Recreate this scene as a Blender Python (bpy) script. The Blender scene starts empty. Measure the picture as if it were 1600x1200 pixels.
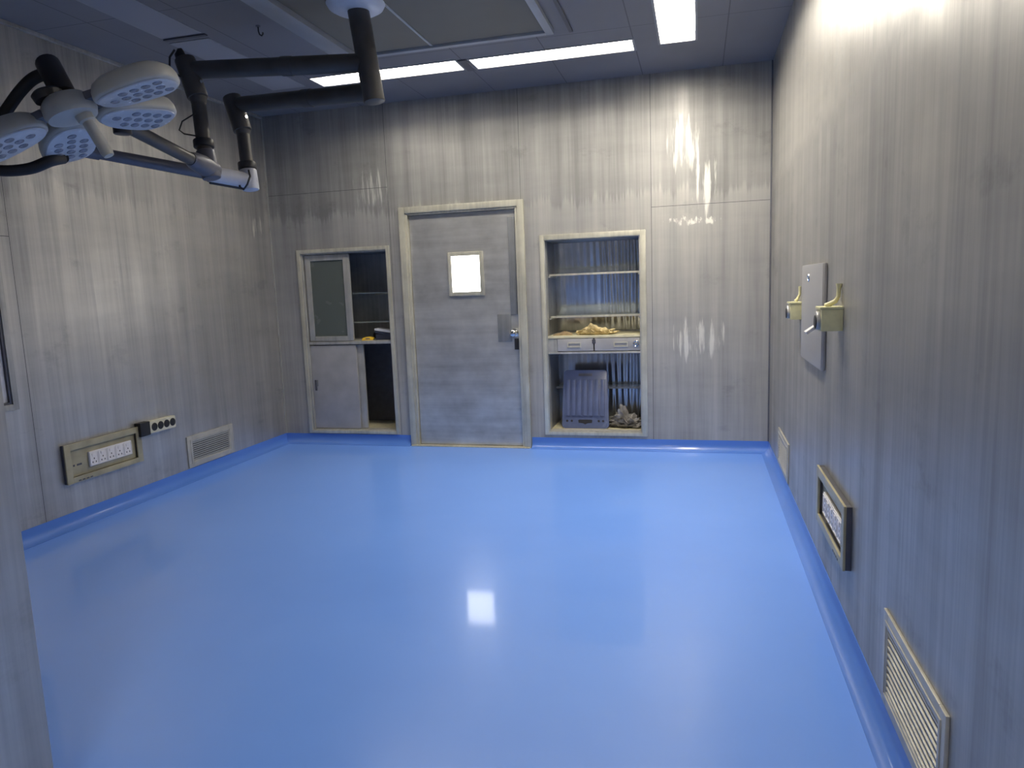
import bpy, bmesh, math, random
from mathutils import Vector, Matrix, Euler

sc = bpy.context.scene
col = sc.collection
W, H = 4.363, 3.0            # room width and height (m); back wall is y = 0, room runs towards -y

# ------------------------------------------------------------------ camera
cd = bpy.data.cameras.new('camera')
cam = bpy.data.objects.new('camera', cd); col.objects.link(cam)
cd.sensor_fit = 'HORIZONTAL'; cd.sensor_width = 36.0
cd.lens = 36.0 * 1109.6 / 1600
cd.clip_start = 0.02
_r = Vector((0.9665, 0.2540, -0.0380)); _f = Vector((-0.25302, 0.95796, -0.13524))
_f.normalize(); _r = (_r - _f * _r.dot(_f)).normalized(); _u = _r.cross(_f)
m = Matrix((( _r.x, _u.x, -_f.x), (_r.y, _u.y, -_f.y), (_r.z, _u.z, -_f.z))).to_4x4()
m.translation = Vector((3.8113, -5.9111, 1.3951))
cam.matrix_world = m
sc.camera = cam

# ------------------------------------------------------------------ world, exposure
world = bpy.data.worlds.new('world'); sc.world = world
world.use_nodes = True
bg = world.node_tree.nodes['Background']
bg.inputs['Color'].default_value = (0.5, 0.6, 0.8, 1); bg.inputs['Strength'].default_value = 0.05
vs = sc.view_settings
sc.display_settings.display_device = 'sRGB'
vs.view_transform = 'Standard'; vs.look = 'None'; vs.gamma = 1.0; vs.use_curve_mapping = False
vs.exposure = 0.75
LAMP = 30.0                  # radiance of the lit ceiling panels
LAMP_ROW = 19.0              # the two back-row panels, dimmed to keep the upper back wall down
LAMP_COLOR = (1.0, 0.93, 0.79)
WINDOW = 6.0                 # radiance of the lit window in the door

# ------------------------------------------------------------------ materials
class NT:
    def __init__(s, name):
        s.m = bpy.data.materials.new(name); s.m.use_nodes = True
        s.t = s.m.node_tree; s.n = s.t.nodes; s.p = s.n['Principled BSDF']
    def new(s, kind, **kw):
        n = s.n.new(kind)
        for k, v in kw.items(): setattr(n, k, v)
        return n
    def put(s, sock, v):
        if isinstance(v, bpy.types.NodeSocket): s.t.links.new(v, sock)
        elif v is not None: sock.default_value = v
    def math(s, op, a, b=None, c=None, clamp=False):
        n = s.new('ShaderNodeMath', operation=op, use_clamp=clamp)
        for i, v in enumerate((a, b, c)):
            if v is not None: s.put(n.inputs[i], v)
        return n.outputs[0]
    def pos(s):
        g = s.new('ShaderNodeNewGeometry'); x = s.new('ShaderNodeSeparateXYZ')
        s.t.links.new(g.outputs['Position'], x.inputs[0]); return x.outputs
    def obj(s):
        g = s.new('ShaderNodeTexCoord'); x = s.new('ShaderNodeSeparateXYZ')
        s.t.links.new(g.outputs['Object'], x.inputs[0]); return x.outputs
    def vec(s, x, y, z):
        n = s.new('ShaderNodeCombineXYZ')
        for i, v in enumerate((x, y, z)): s.put(n.inputs[i], v)
        return n.outputs[0]
    def noise(s, v, scale=1.0, detail=3.0, rough=0.5):
        n = s.new('ShaderNodeTexNoise')
        s.put(n.inputs['Vector'], v); n.inputs['Scale'].default_value = scale
        n.inputs['Detail'].default_value = detail; n.inputs['Roughness'].default_value = rough
        return n.outputs['Fac']
    def ramp(s, v, stops):
        n = s.new('ShaderNodeValToRGB'); s.put(n.inputs[0], v)
        e = n.color_ramp.elements
        while len(e) < len(stops): e.new(0.5)
        for q, (p, c) in zip(e, stops): q.position = p; q.color = tuple(c) + (1,) if len(c) == 3 else c
        return n.outputs[0]
    def rng(s, v, a, b, c, d):
        n = s.new('ShaderNodeMapRange'); s.put(n.inputs['Value'], v)
        for k, q in zip(('From Min', 'From Max', 'To Min', 'To Max'), (a, b, c, d)): s.put(n.inputs[k], q)
        return n.outputs[0]
    def mix(s, f, a, b):
        n = s.new('ShaderNodeMix', data_type='RGBA')
        s.put(n.inputs[0], f)
        s.put(n.inputs[6], tuple(a) + (1,) if isinstance(a, tuple) and len(a) == 3 else a)
        s.put(n.inputs[7], tuple(b) + (1,) if isinstance(b, tuple) and len(b) == 3 else b)
        return n.outputs[2]
    def bump(s, h, strength, dist=0.01):
        n = s.new('ShaderNodeBump'); n.inputs['Strength'].default_value = strength
        n.inputs['Distance'].default_value = dist; s.put(n.inputs['Height'], h)
        s.t.links.new(n.outputs[0], s.p.inputs['Normal'])
    def set(s, **kw):
        for k, v in kw.items():
            if isinstance(v, tuple) and len(v) == 3: v = v + (1,)
            s.put(s.p.inputs[k.replace('_', ' ')], v)
        return s

def plain(name, color, rough=0.5, metal=0.0, var=0.12, scale=18.0, **kw):
    k = NT(name); o = k.obj()
    f = k.noise(k.vec(o[0], o[1], o[2]), scale, 4.0)
    lo = tuple(c * (1 - var) for c in color); hi = tuple(min(1, c * (1 + var)) for c in color)
    k.set(Base_Color=k.ramp(f, [(0.3, lo), (0.7, hi)]), Metallic=metal,
          Roughness=k.rng(f, 0.3, 0.7, max(0.02, rough - 0.06), rough + 0.06), **kw)
    return k.m

def steel_wall(name, axis, seam_h=(), seam_z=(), seam_z_from=None, base=0.36, film=0.05, glints=(), metal=0.38):
    """scuffed sheet-metal wall panels: vertical streaks, smears, a cleaned band above head height"""
    k = NT(name); p = k.pos(); h = p[axis]; z = p[2]
    big = k.noise(k.vec(k.math('MULTIPLY', h, 1.3), 0.3, k.math('MULTIPLY', z, 0.9)), 1.0, 3.0)
    st1 = k.noise(k.vec(k.math('MULTIPLY', h, 9.0), 1.7, k.math('MULTIPLY', z, 0.45)), 1.0, 4.0, 0.6)
    st2 = k.noise(k.vec(k.math('MULTIPLY', h, 55.0), 2.9, k.math('MULTIPLY', z, 1.1)), 1.0, 3.0, 0.6)
    hz = k.noise(k.vec(k.math('MULTIPLY', h, 1.4), 4.1, k.math('MULTIPLY', z, 7.0)), 1.0, 4.0, 0.6)
    v = k.math('MULTIPLY', st1, 0.46)
    v = k.math('MULTIPLY_ADD', st2, 0.20, v)
    v = k.math('MULTIPLY_ADD', big, 0.28, v)
    v = k.math('MULTIPLY_ADD', hz, 0.16, v)           # mean about 0.55
    # ragged edge of the film that was wiped off the lower part
    edge = k.math('MULTIPLY_ADD', st1, 0.34, 1.80)
    edge = k.math('MULTIPLY_ADD', st2, 0.22, edge)
    up = k.rng(k.math('SUBTRACT', z, edge), -0.02, 0.03, 0.0, 1.0)
    amt = film
    v = k.math('MULTIPLY_ADD', up, amt, v)
    # dark worn smears
    sm = k.noise(k.vec(k.math('MULTIPLY', h, 3.4), 7.7, k.math('MULTIPLY', z, 5.0)), 1.0, 5.0, 0.65)
    sm = k.rng(sm, 0.60, 0.70, 0.0, 1.0)
    v = k.math('MULTIPLY_ADD', sm, -0.07, v)
    b = base
    colr = k.ramp(v, [(0.34, (b * 0.62, b * 0.608, b * 0.59)), (0.52, (b * 0.96, b * 0.935, b * 0.895)),
                      (0.72, (b * 1.36, b * 1.315, b * 1.22))])
    # pale streaks painted in place of glints of reflected light: (centre h, half width, centre z, half height, amount)
    for hc, hw, zc, zw, am in glints:
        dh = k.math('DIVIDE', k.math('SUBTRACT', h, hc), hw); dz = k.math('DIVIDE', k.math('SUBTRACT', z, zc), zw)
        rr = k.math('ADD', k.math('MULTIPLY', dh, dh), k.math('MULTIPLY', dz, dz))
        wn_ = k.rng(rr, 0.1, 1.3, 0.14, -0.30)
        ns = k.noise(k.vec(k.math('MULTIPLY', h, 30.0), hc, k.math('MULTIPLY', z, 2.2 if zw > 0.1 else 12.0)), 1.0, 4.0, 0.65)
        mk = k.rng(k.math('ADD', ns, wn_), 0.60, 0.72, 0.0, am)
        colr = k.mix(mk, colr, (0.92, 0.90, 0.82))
    # panel joints
    line = None
    for s in seam_h:
        d = k.math('LESS_THAN', k.math('ABSOLUTE', k.math('SUBTRACT', h, s)), 0.0018)
        line = d if line is None else k.math('MAXIMUM', line, d)
    for s, a, c in seam_z:
        d = k.math('LESS_THAN', k.math('ABSOLUTE', k.math('SUBTRACT', z, s)), 0.0018)
        d = k.math('MULTIPLY', d, k.math('MULTIPLY', k.math('GREATER_THAN', h, a), k.math('LESS_THAN', h, c)))
        line = d if line is None else k.math('MAXIMUM', line, d)
    if line is not None: colr = k.mix(line, colr, (0.09, 0.09, 0.10))
    rgh = k.rng(v, 0.40, 0.68, 0.56, 0.36)
    k.set(Base_Color=colr, Metallic=metal, Roughness=rgh)
    hh = k.math('ADD', k.math('MULTIPLY', st1, 0.6), k.math('ADD', k.math('MULTIPLY', st2, 0.25), k.math('MULTIPLY', hz, 0.05)))
    if line is not None: hh = k.math('MULTIPLY_ADD', line, -0.4, hh)
    k.bump(hh, 0.14, 0.01)
    return k.m

def steel_brushed(name, base=0.42, horizontal=True, rough=0.34, metal=0.85, tint=(1, 0.99, 0.96), bump=0.12):
    k = NT(name); p = k.pos()
    a, c = (0.9, 13.0) if horizontal else (34.0, 1.0)
    s1 = k.noise(k.vec(k.math('MULTIPLY', p[0], a), k.math('MULTIPLY', p[1], a), k.math('MULTIPLY', p[2], c)), 1.0, 4.0, 0.6)
    s2 = k.noise(k.vec(p[0], p[1], p[2]), 3.2, 4.0, 0.6)
    v = k.math('ADD', k.math('MULTIPLY', s1, 0.42), k.math('MULTIPLY', s2, 0.58))
    col_ = [tuple(base * q * t for t in tint) for q in (0.60, 0.98, 1.30)]
    k.set(Base_Color=k.ramp(v, [(0.30, col_[0]), (0.52, col_[1]), (0.72, col_[2])]), Metallic=metal,
          Roughness=k.rng(v, 0.35, 0.65, rough + 0.08, rough - 0.04))
    if bump: k.bump(s1, bump, 0.01)
    return k.m

def epoxy(name, lo, hi):
    k = NT(name); p = k.pos()
    f = k.noise(k.vec(p[0], p[1], p[2]), 1.1, 3.0)
    g = k.noise(k.vec(p[0], p[1], p[2]), 5.0, 2.0)
    k.set(Base_Color=k.ramp(f, [(0.3, lo), (0.7, hi)]),
          Roughness=0.28, IOR=1.45, Coat_Weight=0.35, Coat_Roughness=0.07, Specular_IOR_Level=0.35, Coat_IOR=1.5)
    k.bump(g, 0.035, 0.02)
    return k.m

def ceiling_mat(name):
    k = NT(name); p = k.pos()
    f = k.noise(k.vec(p[0], p[1], p[2]), 1.6, 3.0)
    gx = k.math('ABSOLUTE', k.math('SUBTRACT', k.math('FRACT', k.math('DIVIDE', k.math('ADD', p[0], 0.20), 0.60)), 0.5))
    gy = k.math('ABSOLUTE', k.math('SUBTRACT', k.math('FRACT', k.math('DIVIDE', k.math('ADD', p[1], 10.70), 1.20)), 0.5))
    lx = k.math('GREATER_THAN', gx, 0.4935)
    ly = k.math('GREATER_THAN', gy, 0.4970)
    ln = k.math('MAXIMUM', lx, ly)
    c = k.ramp(f, [(0.3, (0.19, 0.19, 0.21)), (0.7, (0.23, 0.23, 0.25))])
    k.set(Base_Color=k.mix(ln, c, (0.10, 0.10, 0.12)), Roughness=0.42, Metallic=0.0)
    k.bump(k.math('MULTIPLY', ln, -1.0), 0.3, 0.004)
    return k.m

def emitter(name, color, strength):
    k = NT(name); o = k.obj()
    f = k.noise(k.vec(o[0], o[1], o[2]), 3.0, 2.0)
    k.set(Base_Color=(0.8, 0.8, 0.8), Emission_Color=tuple(color) + (1,),
          Emission_Strength=k.rng(f, 0.2, 0.8, strength * 0.97, strength * 1.03), Roughness=0.5)
    return k.m

M = {}
M['wall_back'] = steel_wall('steel_panels_back', 0, (1.19, 2.385, 3.455), ((1.985, 3.455, 4.4), (2.30, -1, 1.19)), film=-0.11, base=0.375,  # negative film also darkens the upper wall to offset panel glare
                            glints=((3.86, 0.16, 2.15, 0.40, 0.75), (3.78, 0.34, 1.86, 0.06, 0.85), (3.80, 0.38, 0.92, 0.26, 0.6), (1.05, 0.3, 2.3, 0.25, 0.4), (3.70, 0.3, 2.45, 0.3, 0.5)))
M['wall_left'] = steel_wall('steel_panels_left', 1, (-2.62,), ((1.79, -3.9, -2.62),), base=0.49, film=-0.06, metal=0.8,
                            glints=((-0.22, 0.20, 2.02, 0.14, 0.8),))
M['wall_right'] = steel_wall('steel_panels_right', 1, (-1.2, -2.90, -5.2), (), base=0.345, film=0.10, metal=0.58)
M['wall_front'] = steel_wall('steel_panels_front', 0, (1.2, 2.4), (), base=0.4, film=0.10)
M['wall_return'] = steel_wall('steel_panels_return', 1, (-5.7,), (), base=0.46, film=0.0, metal=0.75)
M['floor'] = epoxy('blue_epoxy', (0.150, 0.315, 0.840), (0.165, 0.340, 0.880))
M['cove'] = epoxy('blue_cove_shaded', (0.080, 0.195, 0.600), (0.095, 0.220, 0.660))  # same epoxy as the floor, deepened for the shade along the skirting
M['ceiling'] = ceiling_mat('ceiling_tiles')
M['door'] = steel_brushed('brushed_door_steel', 0.62, True, 0.34, 0.72, bump=0.0)
M['alu'] = steel_brushed('aluminium_trim', 0.60, False, 0.36, 0.45, (1.0, 0.96, 0.80), 0.05)
M['alu_dull'] = steel_brushed('dull_aluminium', 0.46, False, 0.45, 0.4, (1.0, 0.98, 0.92), 0.05)
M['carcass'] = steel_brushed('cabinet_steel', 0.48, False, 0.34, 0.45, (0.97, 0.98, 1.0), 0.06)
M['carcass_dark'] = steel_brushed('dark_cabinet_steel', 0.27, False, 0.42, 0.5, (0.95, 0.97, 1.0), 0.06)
M['mirror_sheet'] = steel_brushed('wavy_polished_sheet', 0.66, False, 0.15, 0.85, (0.97, 0.98, 1.0), 0.03)
M['slide_panel'] = plain('sliding_panel_grey', (0.40, 0.39, 0.39), 0.45, 0.25, 0.12, 6)
M['counter'] = plain('cream_counter', (0.58, 0.53, 0.36), 0.5, 0.0, 0.15, 14)
M['chrome'] = plain('chrome', (0.75, 0.75, 0.74), 0.14, 1.0, 0.05)
M['dark'] = plain('dark_gap', (0.015, 0.015, 0.02), 0.7)
M['dark_frame'] = plain('dark_window_frame', (0.10, 0.10, 0.12), 0.4, 0.4)
M['white_plastic'] = plain('white_plastic', (0.72, 0.70, 0.72), 0.4, 0, 0.05)
M['grey_plastic'] = plain('socket_grey', (0.55, 0.53, 0.42), 0.4)
M['beige_metal'] = plain('beige_panel_metal', (0.40, 0.36, 0.24), 0.42, 0.35, 0.18, 9)
M['vent_metal'] = plain('vent_metal', (0.46, 0.445, 0.40), 0.42, 0.35, 0.12, 14)
M['beige_plastic'] = plain('yellowed_plastic', (0.66, 0.62, 0.36), 0.42, 0, 0.08, 30)
M['plate'] = plain('grey_plate', (0.42, 0.41, 0.41), 0.38, 0.4, 0.08, 7)
M['arm'] = plain('dull_brown_tube', (0.085, 0.078, 0.072), 0.45, 0.2, 0.18, 9)
M['arm_black'] = plain('black_arm', (0.028, 0.026, 0.028), 0.42, 0.1, 0.2, 9)
M['arm_grey'] = plain('slate_arm', (0.13, 0.13, 0.155), 0.42, 0.25, 0.15, 9)
M['lamp_shell'] = plain('lamp_shell', (0.50, 0.49, 0.45), 0.38, 0, 0.08, 9)
M['lamp_lens'] = plain('lamp_lens_panel', (0.60, 0.61, 0.63), 0.22, 0, 0.05, 30)
M['lamp_led'] = plain('lamp_unlit_bulbs', (0.30, 0.31, 0.35), 0.16, 0.2, 0.3, 60)
M['lamp_white'] = plain('joint_white', (0.60, 0.60, 0.64), 0.4, 0, 0.06)
M['handle'] = plain('handle_cream', (0.50, 0.49, 0.44), 0.4, 0, 0.06)
M['cover'] = plain('cover_white', (0.75, 0.76, 0.80), 0.4, 0, 0.04)
M['lit'] = emitter('lit_ceiling_panel', LAMP_COLOR, LAMP)
M['lit_row'] = emitter('lit_back_row_panel', LAMP_COLOR, LAMP_ROW)
M['lit_window'] = emitter('lit_window_pane', (1.0, 0.98, 0.98), WINDOW)
M['unlit'] = plain('unlit_diffuser', (0.36, 0.36, 0.39), 0.45, 0, 0.04, 4)
M['light_frame'] = plain('light_frame_grey', (0.38, 0.38, 0.40), 0.45, 0.2)
M['hepa'] = plain('air_filter_mesh', (0.23, 0.205, 0.165), 0.7, 0.1, 0.08, 5)
M['hepa_frame'] = plain('air_diffuser_frame', (0.44, 0.46, 0.49), 0.4, 0.3, 0.08, 5)
M['track'] = plain('track_dark', (0.14, 0.14, 0.16), 0.5, 0.3)
M['cable'] = plain('cable_black', (0.02, 0.02, 0.022), 0.5)
M['blue_board'] = plain('blue_grey_plastic', (0.105, 0.13, 0.235), 0.22, 0, 0.08, 10)
M['cloth'] = plain('beige_cloth', (0.56, 0.46, 0.25), 0.9, 0, 0.2, 40)
M['paper'] = plain('brown_paper', (0.30, 0.22, 0.13), 0.8, 0, 0.2, 30)
M['rag'] = plain('grey_plastic_sheet', (0.27, 0.255, 0.24), 0.22, 0, 0.4, 22)
M['yellow'] = plain('yellow_plastic', (0.75, 0.48, 0.03), 0.5)
M['black_rubber'] = plain('black_rubber', (0.012, 0.012, 0.014), 0.55)
M['box_white'] = plain('box_lid_white', (0.66, 0.68, 0.76), 0.5)
M['box_dark'] = plain('box_dark_blue', (0.035, 0.045, 0.085), 0.5)
M['window_pane'] = plain('frosted_pane', (0.60, 0.60, 0.64), 0.25, 0, 0.05, 5)

def glass(name, tint=(0.75, 0.82, 0.78), rough=0.35, alpha=None):
    k = NT(name); o = k.obj()
    f = k.noise(k.vec(o[0], o[1], o[2]), 6.0, 3.0)
    k.set(Base_Color=tuple(tint), Roughness=k.rng(f, 0.3, 0.7, max(0, rough - 0.04), rough + 0.04), IOR=1.45, Transmission_Weight=0.0 if alpha else 1.0)
    if alpha: k.set(Alpha=alpha)
    return k.m
M['frosted'] = glass('frosted_green_glass', (0.13, 0.15, 0.135), 0.25, 0.75)
M['shelf_glass'] = glass('shelf_glass', (0.55, 0.62, 0.60), 0.1, 0.45)

# ------------------------------------------------------------------ mesh builder
class MB:
    def __init__(s): s.b = bmesh.new(); s.mats = []
    def mi(s, name):
        if name not in s.mats: s.mats.append(name)
        return s.mats.index(name)
    def absorb(s, t, mat, mx=None):
        if mx is not None: bmesh.ops.transform(t, matrix=mx, verts=t.verts)
        i = s.mi(mat)
        for f in t.faces: f.material_index = i
        me = bpy.data.meshes.new('tmp'); t.to_mesh(me); t.free()
        s.b.from_mesh(me); bpy.data.meshes.remove(me)
        return s
    def box(s, lo, hi, mat, bev=0.0, mx=None, seg=2):
        t = bmesh.new(); bmesh.ops.create_cube(t, size=1.0)
        lo, hi = Vector(lo), Vector(hi)
        for v in t.verts: v.co = Vector([(lo[i] + hi[i]) / 2 + v.co[i] * (hi[i] - lo[i]) for i in range(3)])
        if bev > 0: bmesh.ops.bevel(t, geom=t.edges[:], offset=bev, segments=seg, affect='EDGES', profile=0.7)
        return s.absorb(t, mat, mx)
    def tube(s, pts, rad, mat, seg=14, caps=True, flat=None, mx=None):
        """swept tube along points; rad number or list; flat=(a,b) squashes the profile"""
        pts = [Vector(p) for p in pts]; n = len(pts)
        rads = rad if isinstance(rad, (list, tuple)) else [rad] * n
        t = bmesh.new(); rings = []
        prev = None
        for i, p in enumerate(pts):
            d = (pts[min(i + 1, n - 1)] - pts[max(i - 1, 0)]).normalized()
            if prev is None:
                a = Vector((0, 0, 1)) if abs(d.z) < 0.9 else Vector((1, 0, 0))
                x = (a - d * a.dot(d)).normalized()
            else: x = (prev - d * prev.dot(d)).normalized()
            prev = x; y = d.cross(x)
            fa, fb = flat or (1, 1)
            rings.append([t.verts.new(p + (x * math.cos(2 * math.pi * k / seg) * fa + y * math.sin(2 * math.pi * k / seg) * fb) * rads[i]) for k in range(seg)])
        for a, b in zip(rings, rings[1:]):
            for k in range(seg): t.faces.new((a[k], a[(k + 1) % seg], b[(k + 1) % seg], b[k]))
        if caps: t.faces.new(rings[0][::-1]); t.faces.new(rings[-1])
        bmesh.ops.recalc_face_normals(t, faces=t.faces[:])
        return s.absorb(t, mat, mx)
    def cyl(s, p0, p1, r, mat, r1=None, seg=20, bev=0.0, mx=None):
        p0, p1 = Vector(p0), Vector(p1); r1 = r if r1 is None else r1
        if bev:
            d = (p1 - p0).normalized()
            return s.tube([p0, p0 + d * bev * 0.3, p0 + d * bev, p1 - d * bev, p1 - d * bev * 0.3, p1],
                          [r - bev, r - bev * 0.3, r, r1, r1 - bev * 0.3, r1 - bev], mat, seg, mx=mx)
        return s.tube([p0, p1], [r, r1], mat, seg, mx=mx)
    def prism(s, poly, y0, y1, mat, bev=0.0, mx=None, axis='y'):
        """polygon in (x,z) extruded along y (or given frame through mx)"""
        t = bmesh.new()
        a = [t.verts.new((x, y0, z)) for x, z in poly]; b = [t.verts.new((x, y1, z)) for x, z in poly]
        n = len(poly)
        t.faces.new(a); t.faces.new(b[::-1])
        for i in range(n): t.faces.new((a[i], b[i], b[(i + 1) % n], a[(i + 1) % n]))
        bmesh.ops.recalc_face_normals(t, faces=t.faces[:])
        if bev: bmesh.ops.bevel(t, geom=[e for e in t.edges if abs(e.verts[0].co.y - e.verts[1].co.y) < 1e-6], offset=bev, segments=2, affect='EDGES', profile=0.7)
        return s.absorb(t, mat, mx)
    def frame(s, x0, x1, z0, z1, w, y0, y1, mat, bev=0.0, mx=None):
        """rectangular ring in the xz plane"""
        wl, wr, wb, wt = w if isinstance(w, (tuple, list)) else (w, w, w, w)
        s.box((x0, y0, z0), (x0 + wl, y1, z1), mat, bev, mx); s.box((x1 - wr, y0, z0), (x1, y1, z1), mat, bev, mx)
        s.box((x0 + wl, y0, z0), (x1 - wr, y1, z0 + wb), mat, bev, mx); s.box((x0 + wl, y0, z1 - wt), (x1 - wr, y1, z1), mat, bev, mx)
        return s
    def build(s, name, parent=None, smooth=40):
        me = bpy.data.meshes.new(name); s.b.to_mesh(me); s.b.free()
        for k in s.mats: me.materials.append(M[k])
        for p in me.polygons: p.use_smooth = True
        me.set_sharp_from_angle(angle=math.radians(smooth))
        o = bpy.data.objects.new(name, me); col.objects.link(o)
        if parent is not None: o.parent = parent
        return o

def tag(o, label=None, cat=None, group=None, kind=None):
    if label: o['label'] = label
    if cat: o['category'] = cat
    if group: o['group'] = group
    if kind: o['kind'] = kind
    return o
def thing(name, label, cat, loc=(0, 0, 0), rz=0.0, group=None):
    o = bpy.data.objects.new(name, None); col.objects.link(o)
    o.empty_display_size = 0.1
    o.location = loc; o.rotation_euler = (0, 0, rz)
    return tag(o, label, cat, group)
def structure(o): o['kind'] = 'structure'; return o
LEFT, RIGHT = math.pi / 2, -math.pi / 2     # local -y points out of the wall into the room

# ------------------------------------------------------------------ room shell
def wall_mesh(axis, h0, h1, face, back, holes, mat, z1=H, z0=0.0):
    """wall in plane axis-normal; h runs along it; holes [(h0,h1,z0,z1)]"""
    hs = sorted({h0, h1, *[v for q in holes for v in q[:2]]}); zs = sorted({z0, z1, *[v for q in holes for v in q[2:]]})
    def P(h, d, z): return Vector((h, d, z)) if axis == 'y' else (Vector((d, h, z)) if axis == 'x' else Vector((h, z, d)))
    def solid(i, j):
        if not (0 <= i < len(hs) - 1 and 0 <= j < len(zs) - 1): return False
        a, c = (hs[i] + hs[i + 1]) / 2, (zs[j] + zs[j + 1]) / 2
        return not any(q[0] < a < q[1] and q[2] < c < q[3] for q in holes)
    t = bmesh.new()
    def quad(*v): t.faces.new([t.verts.new(q) for q in v])
    for i in range(len(hs) - 1):
        for j in range(len(zs) - 1):
            if not solid(i, j): continue
            a, b, c, d = hs[i], hs[i + 1], zs[j], zs[j + 1]
            quad(P(a, face, c), P(b, face, c), P(b, face, d), P(a, face, d))
            quad(P(a, back, c), P(a, back, d), P(b, back, d), P(b, back, c))
            if not solid(i - 1, j): quad(P(a, face, c), P(a, face, d), P(a, back, d), P(a, back, c))
            if not solid(i + 1, j): quad(P(b, face, c), P(b, back, c), P(b, back, d), P(b, face, d))
            if not solid(i, j - 1): quad(P(a, face, c), P(a, back, c), P(b, back, c), P(b, face, c))
            if not solid(i, j + 1): quad(P(a, face, d), P(b, face, d), P(b, back, d), P(a, back, d))
    bmesh.ops.remove_doubles(t, verts=t.verts[:], dist=1e-5)
    bmesh.ops.recalc_face_normals(t, faces=t.faces[:])
    mb = MB(); mb.absorb(t, mat); return mb

YF, YR, XR = -7.6, -4.5, 2.09       # front wall, wall return, return's face
structure(MB().box((0, YF, -0.10), (W, 0, 0), 'floor').build('floor'))
LIGHTS = [  # label, x0, x1, y0, y1, lit
    ('lit white ceiling panel partly behind the lamp pole', 1.00, 2.15, -0.87, -0.65, 'lit_row'),
    ('lit white ceiling panel between the lamp pole and the right-hand strip', 2.25, 3.39, -0.85, -0.63, 'lit_row'),
    ('lit ceiling panel by the right wall running lengthwise to the top edge', 3.57, 3.80, -1.86, -0.695, True),
    ('lit lengthwise ceiling panel by the right wall, second from the back wall', 3.57, 3.80, -3.10, -1.95, True),
    ('unlit crosswise ceiling panel at the camera end, on the left', 0.65, 1.80, -4.05, -3.83, False),
    ('unlit crosswise ceiling panel at the camera end, on the right', 1.90, 3.05, -4.05, -3.83, False),
    ('unlit ceiling panel in the passage behind the camera, left of two', 2.60, 2.83, -6.30, -5.15, False),
    ('added lit fill panel in the passage behind the camera, right of two', 3.20, 3.43, -7.30, -6.15, True),  # unseen panel added as frontal fill for back wall, door and cabinets
    ('unlit ceiling panel over the left wall, nearer the back wall', 0.60, 0.86, -1.84, -0.72, False),
    ('unlit ceiling panel over the left wall, farther from the back wall', 0.62, 0.88, -3.10, -1.96, False)]
RECESS = 0.06
structure(wall_mesh('z', -0.12, W + 0.12, H, H + 0.10, [tuple(q[1:5]) for q in LIGHTS if q[5]], 'ceiling', 0.12, YF - 0.12).build('ceiling'))
DOOR = (1.365, 2.335, 0.0, 2.075)
CABL = (0.285, 1.15, 0.125, 1.77)
CABR = (2.565, 3.365, 0.145, 1.775)
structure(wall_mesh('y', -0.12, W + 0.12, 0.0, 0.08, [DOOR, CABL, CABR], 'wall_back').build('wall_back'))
WIN = (-3.9215, -2.7385, 0.834, 1.756)
structure(wall_mesh('x', YF, 0.0, 0.0, -0.12, [WIN], 'wall_left').build('wall_left'))
structure(wall_mesh('x', YF, 0.0, W, W + 0.12, [], 'wall_right').build('wall_right'))
structure(wall_mesh('y', -0.12, W + 0.12, YF, YF - 0.12, [], 'wall_front').build('wall_front'))
structure(MB().box((0.0, YF, 0.0), (XR, YR, H), 'wall_return').build('wall_return'))

# coved blue skirting
CH = 0.093
def cove(mb, p0, p1, inward, mat='cove'):
    """coved skirting from p0 to p1 (on the wall line), inward = unit vector into the room"""
    p0, p1, n = Vector(p0), Vector(p1), Vector(inward)
    r = 0.055; prof = [(0.0005, 0.0), (0.0005, CH), (0.004, CH)]
    prof += [(0.004, CH - 0.012)]
    for k in range(9):
        a = math.pi / 2 * k / 8
        prof.append((0.004 + r - r * math.cos(a), 0.002 + r - r * math.sin(a)))
    prof.append((0.004 + r, 0.0))
    t = bmesh.new()
    A = [t.verts.new(p0 + n * d + Vector((0, 0, z))) for d, z in prof]
    B = [t.verts.new(p1 + n * d + Vector((0, 0, z))) for d, z in prof]
    k = len(prof)
    for i in range(k): t.faces.new((A[i], A[(i + 1) % k], B[(i + 1) % k], B[i]))
    t.faces.new(A[::-1]); t.faces.new(B)
    bmesh.ops.recalc_face_normals(t, faces=t.faces[:])
    mb.absorb(t, mat); return mb
mb = MB(); cove(mb, (0, 0, 0), (1.285, 0, 0), (0, -1, 0)); cove(mb, (2.415, 0, 0), (W, 0, 0), (0, -1, 0)); structure(mb.build('baseboard_back'))
structure(cove(MB(), (0, YR, 0), (0, 0, 0), (1, 0, 0)).build('baseboard_left'))
structure(cove(MB(), (W, YF, 0), (W, 0, 0), (-1, 0, 0)).build('baseboard_right'))
mb = MB(); cove(mb, (0, YR, 0), (XR, YR, 0), (0, 1, 0)); cove(mb, (XR, YR, 0), (XR, YF, 0), (1, 0, 0)); structure(mb.build('baseboard_return'))
# corner strips of the panelling
structure(MB().box((0.0, -0.012, CH), (0.012, 0.0, H), 'alu_dull', 0.003).build('trim_1'))
structure(MB().box((W - 0.012, -0.012, CH), (W, 0.0, H), 'track', 0.003).build('trim_2'))
# pale bead between the left wall and the ceiling
structure(MB().box((0.0, YR, H - 0.022), (0.022, -0.012, H), 'alu_dull', 0.004).build('trim_3'))

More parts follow.
